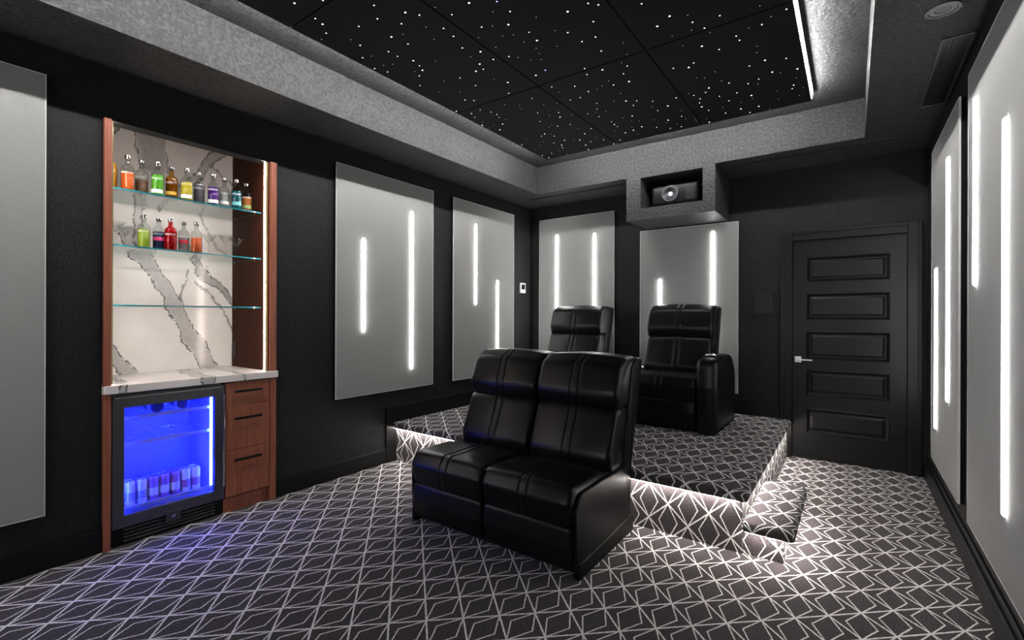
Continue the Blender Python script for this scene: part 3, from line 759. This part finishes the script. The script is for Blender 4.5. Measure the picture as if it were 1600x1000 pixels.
# ------------------------------------------------------------------ drawer cabinet
dc = empty('drawer_cabinet', (FX, 1.65, 0)); tag(dc, 'walnut cabinet with three drawers right of the beverage cooler', 'cabinet')
def dbox(name, b, mat, bev=0.0, par=dc): return child_world(bx(name, b, mat, None, bev), par)
DY0, DY1 = 1.497, 1.803
dbox('carcass', (NB + 0.01, FX - 0.022, DY0, DY1, 0.10, 0.914), M['wood_shaded'])
dbox('toe_kick', (NB + 0.05, FX - 0.030, DY0, DY1, 0.0, 0.10), M['wood'])
for z0, z1, hz in ((0.746, 0.908, 0.845), (0.437, 0.743, 0.655), (0.112, 0.434, 0.365)):
    d = dbox('drawer_front', (FX - 0.022, FX - 0.002, DY0 + 0.002, DY1 - 0.001, z0, z1), M['wood'], 0.0015)
    bm = bmesh.new(); box(bm, FX + 0.016, FX + 0.028, 1.550, 1.735, hz - 0.0085, hz + 0.0085, 0.002)
    for y in (1.565, 1.725): box(bm, FX - 0.003, FX + 0.019, y - 0.004, y + 0.004, hz - 0.004, hz + 0.004)
    h = obj('bar_pull', bm, M['black_metal']); h.parent = d; h.matrix_parent_inverse = Matrix.Identity(4); h['label'] = 'slim black bar pull'

# ------------------------------------------------------------------ beverage cooler
fr = empty('beverage_cooler', (FX, 1.19, 0)); tag(fr, 'undercounter beverage cooler with a glass door glowing blue', 'fridge')
def fbox(name, b, mat, bev=0.0): return child_world(bx(name, b, mat, None, bev), fr)
GY0, GY1, GZ0, GZ1 = 0.938, 1.432, 0.182, 0.826
bm = bmesh.new()     # open-fronted cabinet
cx0, cx1, cy0, cy1, cz0, cz1, t = -4.05, FX - 0.045, 0.885, 1.488, 0.105, 0.902, 0.035
box(bm, cx0, cx0 + t, cy0, cy1, cz0, cz1); box(bm, cx0 + t, cx1, cy0, cy0 + t, cz0, cz1); box(bm, cx0 + t, cx1, cy1 - t, cy1, cz0, cz1)
box(bm, cx0 + t, cx1, cy0 + t, cy1 - t, cz0, cz0 + t); box(bm, cx0 + t, cx1, cy0 + t, cy1 - t, cz1 - t, cz1)
child_world(obj('cabinet', bm, M['liner']), fr)
dr = empty('door', (FX, 1.19, 0)); child_world(dr, fr)
def on_door(o):
    o.parent = dr; o.matrix_parent_inverse = Matrix.Translation(-Vector((FX, 1.19, 0))); return o
bm = bmesh.new(); d0, d1, dy0, dy1, dz0, dz1 = FX - 0.044, FX - 0.004, 0.882, 1.491, 0.112, 0.900
box(bm, d0, d1, dy0, GY0, dz0, dz1, 0.002); box(bm, d0, d1, GY1, dy1, dz0, dz1, 0.002)
box(bm, d0, d1, GY0, GY1, dz0, GZ0, 0.002); box(bm, d0, d1, GY0, GY1, GZ1, dz1, 0.002)
on_door(obj('door_frame', bm, M['fridge_frame']))
on_door(bx('glass_pane', (FX - 0.022, FX - 0.016, GY0, GY1, GZ0, GZ1), M['door_glass']))
on_door(bx('handle', (FX - 0.004, FX + 0.012, 1.476, 1.489, 0.20, 0.84), M['chrome'], None, 0.003))
on_door(bx('gasket', (FX - 0.0035, FX - 0.001, dy0 + 0.012, dy1 - 0.02, dz1 - 0.016, dz1 - 0.012), M['nickel']))
bm = bmesh.new(); box(bm, FX - 0.06, FX - 0.035, 0.885, 1.490, 0.0, 0.108)
child_world(obj('toe_grille', bm, M['plastic']), fr)
for i in range(4): fbox('louver', (FX - 0.036, FX - 0.018, 0.94, 1.44, 0.018 + i * 0.022, 0.030 + i * 0.022), M['grey_plastic'], 0.003)
fbox('lock_plate', (FX - 0.016, FX + 0.002, 1.150, 1.230, 0.060, 0.135), M['grey_plastic'], 0.006)
bm = bmesh.new(); lathe(bm, [(0.009, -0.004), (0.009, 0.004), (0.006, 0.006), (1e-7, 0.006)], 16, (FX + 0.001, 1.19, 0.097), 'X'); child_world(obj('lock', bm, M['chrome'], None, True), fr)
o = fbox('led_strip', (FX - 0.078, FX - 0.060, 1.428, 1.446, 0.21, 0.83), M['fridge_led']); o['label'] = 'glowing vertical light strip'
o = fbox('led_strip', (FX - 0.078, FX - 0.060, 0.923, 0.933, 0.21, 0.83), M['fridge_led']); o['label'] = 'glowing vertical light strip'
def wire_shelf(z):
    bm = bmesh.new()
    box(bm, FX - 0.10, FX - 0.085, 0.925, 1.445, z - 0.008, z + 0.012)
    box(bm, -4.00, -3.99, 0.925, 1.445, z - 0.004, z + 0.004)
    for i in range(20):
        y = 0.94 + i * 0.0258; box(bm, -3.99, FX - 0.10, y - 0.0018, y + 0.0018, z - 0.002, z + 0.002)
    child_world(obj('wire_shelf', bm, M['wire']), fr)
for z in (0.745, 0.585, 0.19): wire_shelf(z)
def can(label, x, y, z, col, band, group):
    o = empty('drink_can', (x, y, z)); tag(o, label, 'can', group)
    R, H_ = 0.0265, 0.155
    bm = bmesh.new(); lathe(bm, [(0.020, 0.0), (R, 0.008), (R, H_ - 0.014), (0.0225, H_ - 0.003)], 20); obj('body', bm, col, o, True)
    bm = bmesh.new(); lathe(bm, [(0.0225, H_ - 0.004), (0.0235, H_), (0.0215, H_), (0.0205, H_ - 0.005), (1e-7, H_ - 0.005)], 20); obj('lid', bm, M['chrome'], o, True)
    if band:
        bm = bmesh.new(); lathe(bm, [(R + 0.0005, 0.035), (R + 0.0005, 0.085)], 20)
        for f in [f for f in bm.faces if len(f.verts) > 4]: bm.faces.remove(f)
        obj('printed_band', bm, band, o, True)
CW_ = plain('can_white', (0.9, 0.9, 0.92), 0.3, 0.2, 0.03); CP = plain('can_plum', (0.45, 0.20, 0.42), 0.3, 0.2, 0.03); CG = plain('can_grey', (0.45, 0.45, 0.50), 0.3, 0.3, 0.03)
fc = [(CW_, CG, 'white can with a grey band, first from the left in the front row'), (CW_, CG, 'white can with a grey band, second from the left in the front row'),
      (CP, CW_, 'plum can with a white band, third from the left in the front row'), (CP, CW_, 'plum can with a white band, fourth in the middle of the front row'),
      (CP, CW_, 'plum can with a white band, fifth from the left in the front row'), (CW_, CP, 'white can with a plum band, sixth in the front row'),
      (CW_, CP, 'white can with a plum band, last in the front row beside the light strip')]
for i, (a, b, lb) in enumerate(fc):
    can(lb, -3.645, 1.000 + i * 0.0605, 0.1925, a, b, 'cans in the front row of the cooler')
for i in range(7):
    can('can in the hidden back row of the beverage cooler', -3.712, 1.000 + i * 0.0605, 0.1925, (CW_, CP, CG)[i % 3], None, 'cans in the back row of the cooler')
for i, y in enumerate((1.150, 1.300)):
    o = empty('wine_bottle', (-3.66, y, 0.745 + 0.0395)); tag(o, ('left', 'right')[i] + ' of two bottles lying on the top rack of the cooler', 'bottle', 'bottles lying in the cooler')
    bm = bmesh.new(); lathe(bm, [(0.030, 0.0), (0.0375, -0.006), (0.0375, -0.19), (0.015, -0.245), (0.014, -0.30), (1e-7, -0.30)], 24, (0, 0, 0), 'X'); obj('body', bm, plain('dark_bottle', (0.05, 0.05, 0.09), 0.1), o, True)
    bm = bmesh.new(); lathe(bm, [(0.0378, -0.02), (0.0378, -0.075)], 24, (0, 0, 0), 'X')
    for f in [f for f in bm.faces if len(f.verts) > 4]: bm.faces.remove(f)
    obj('paper_label', bm, CW_, o, True)
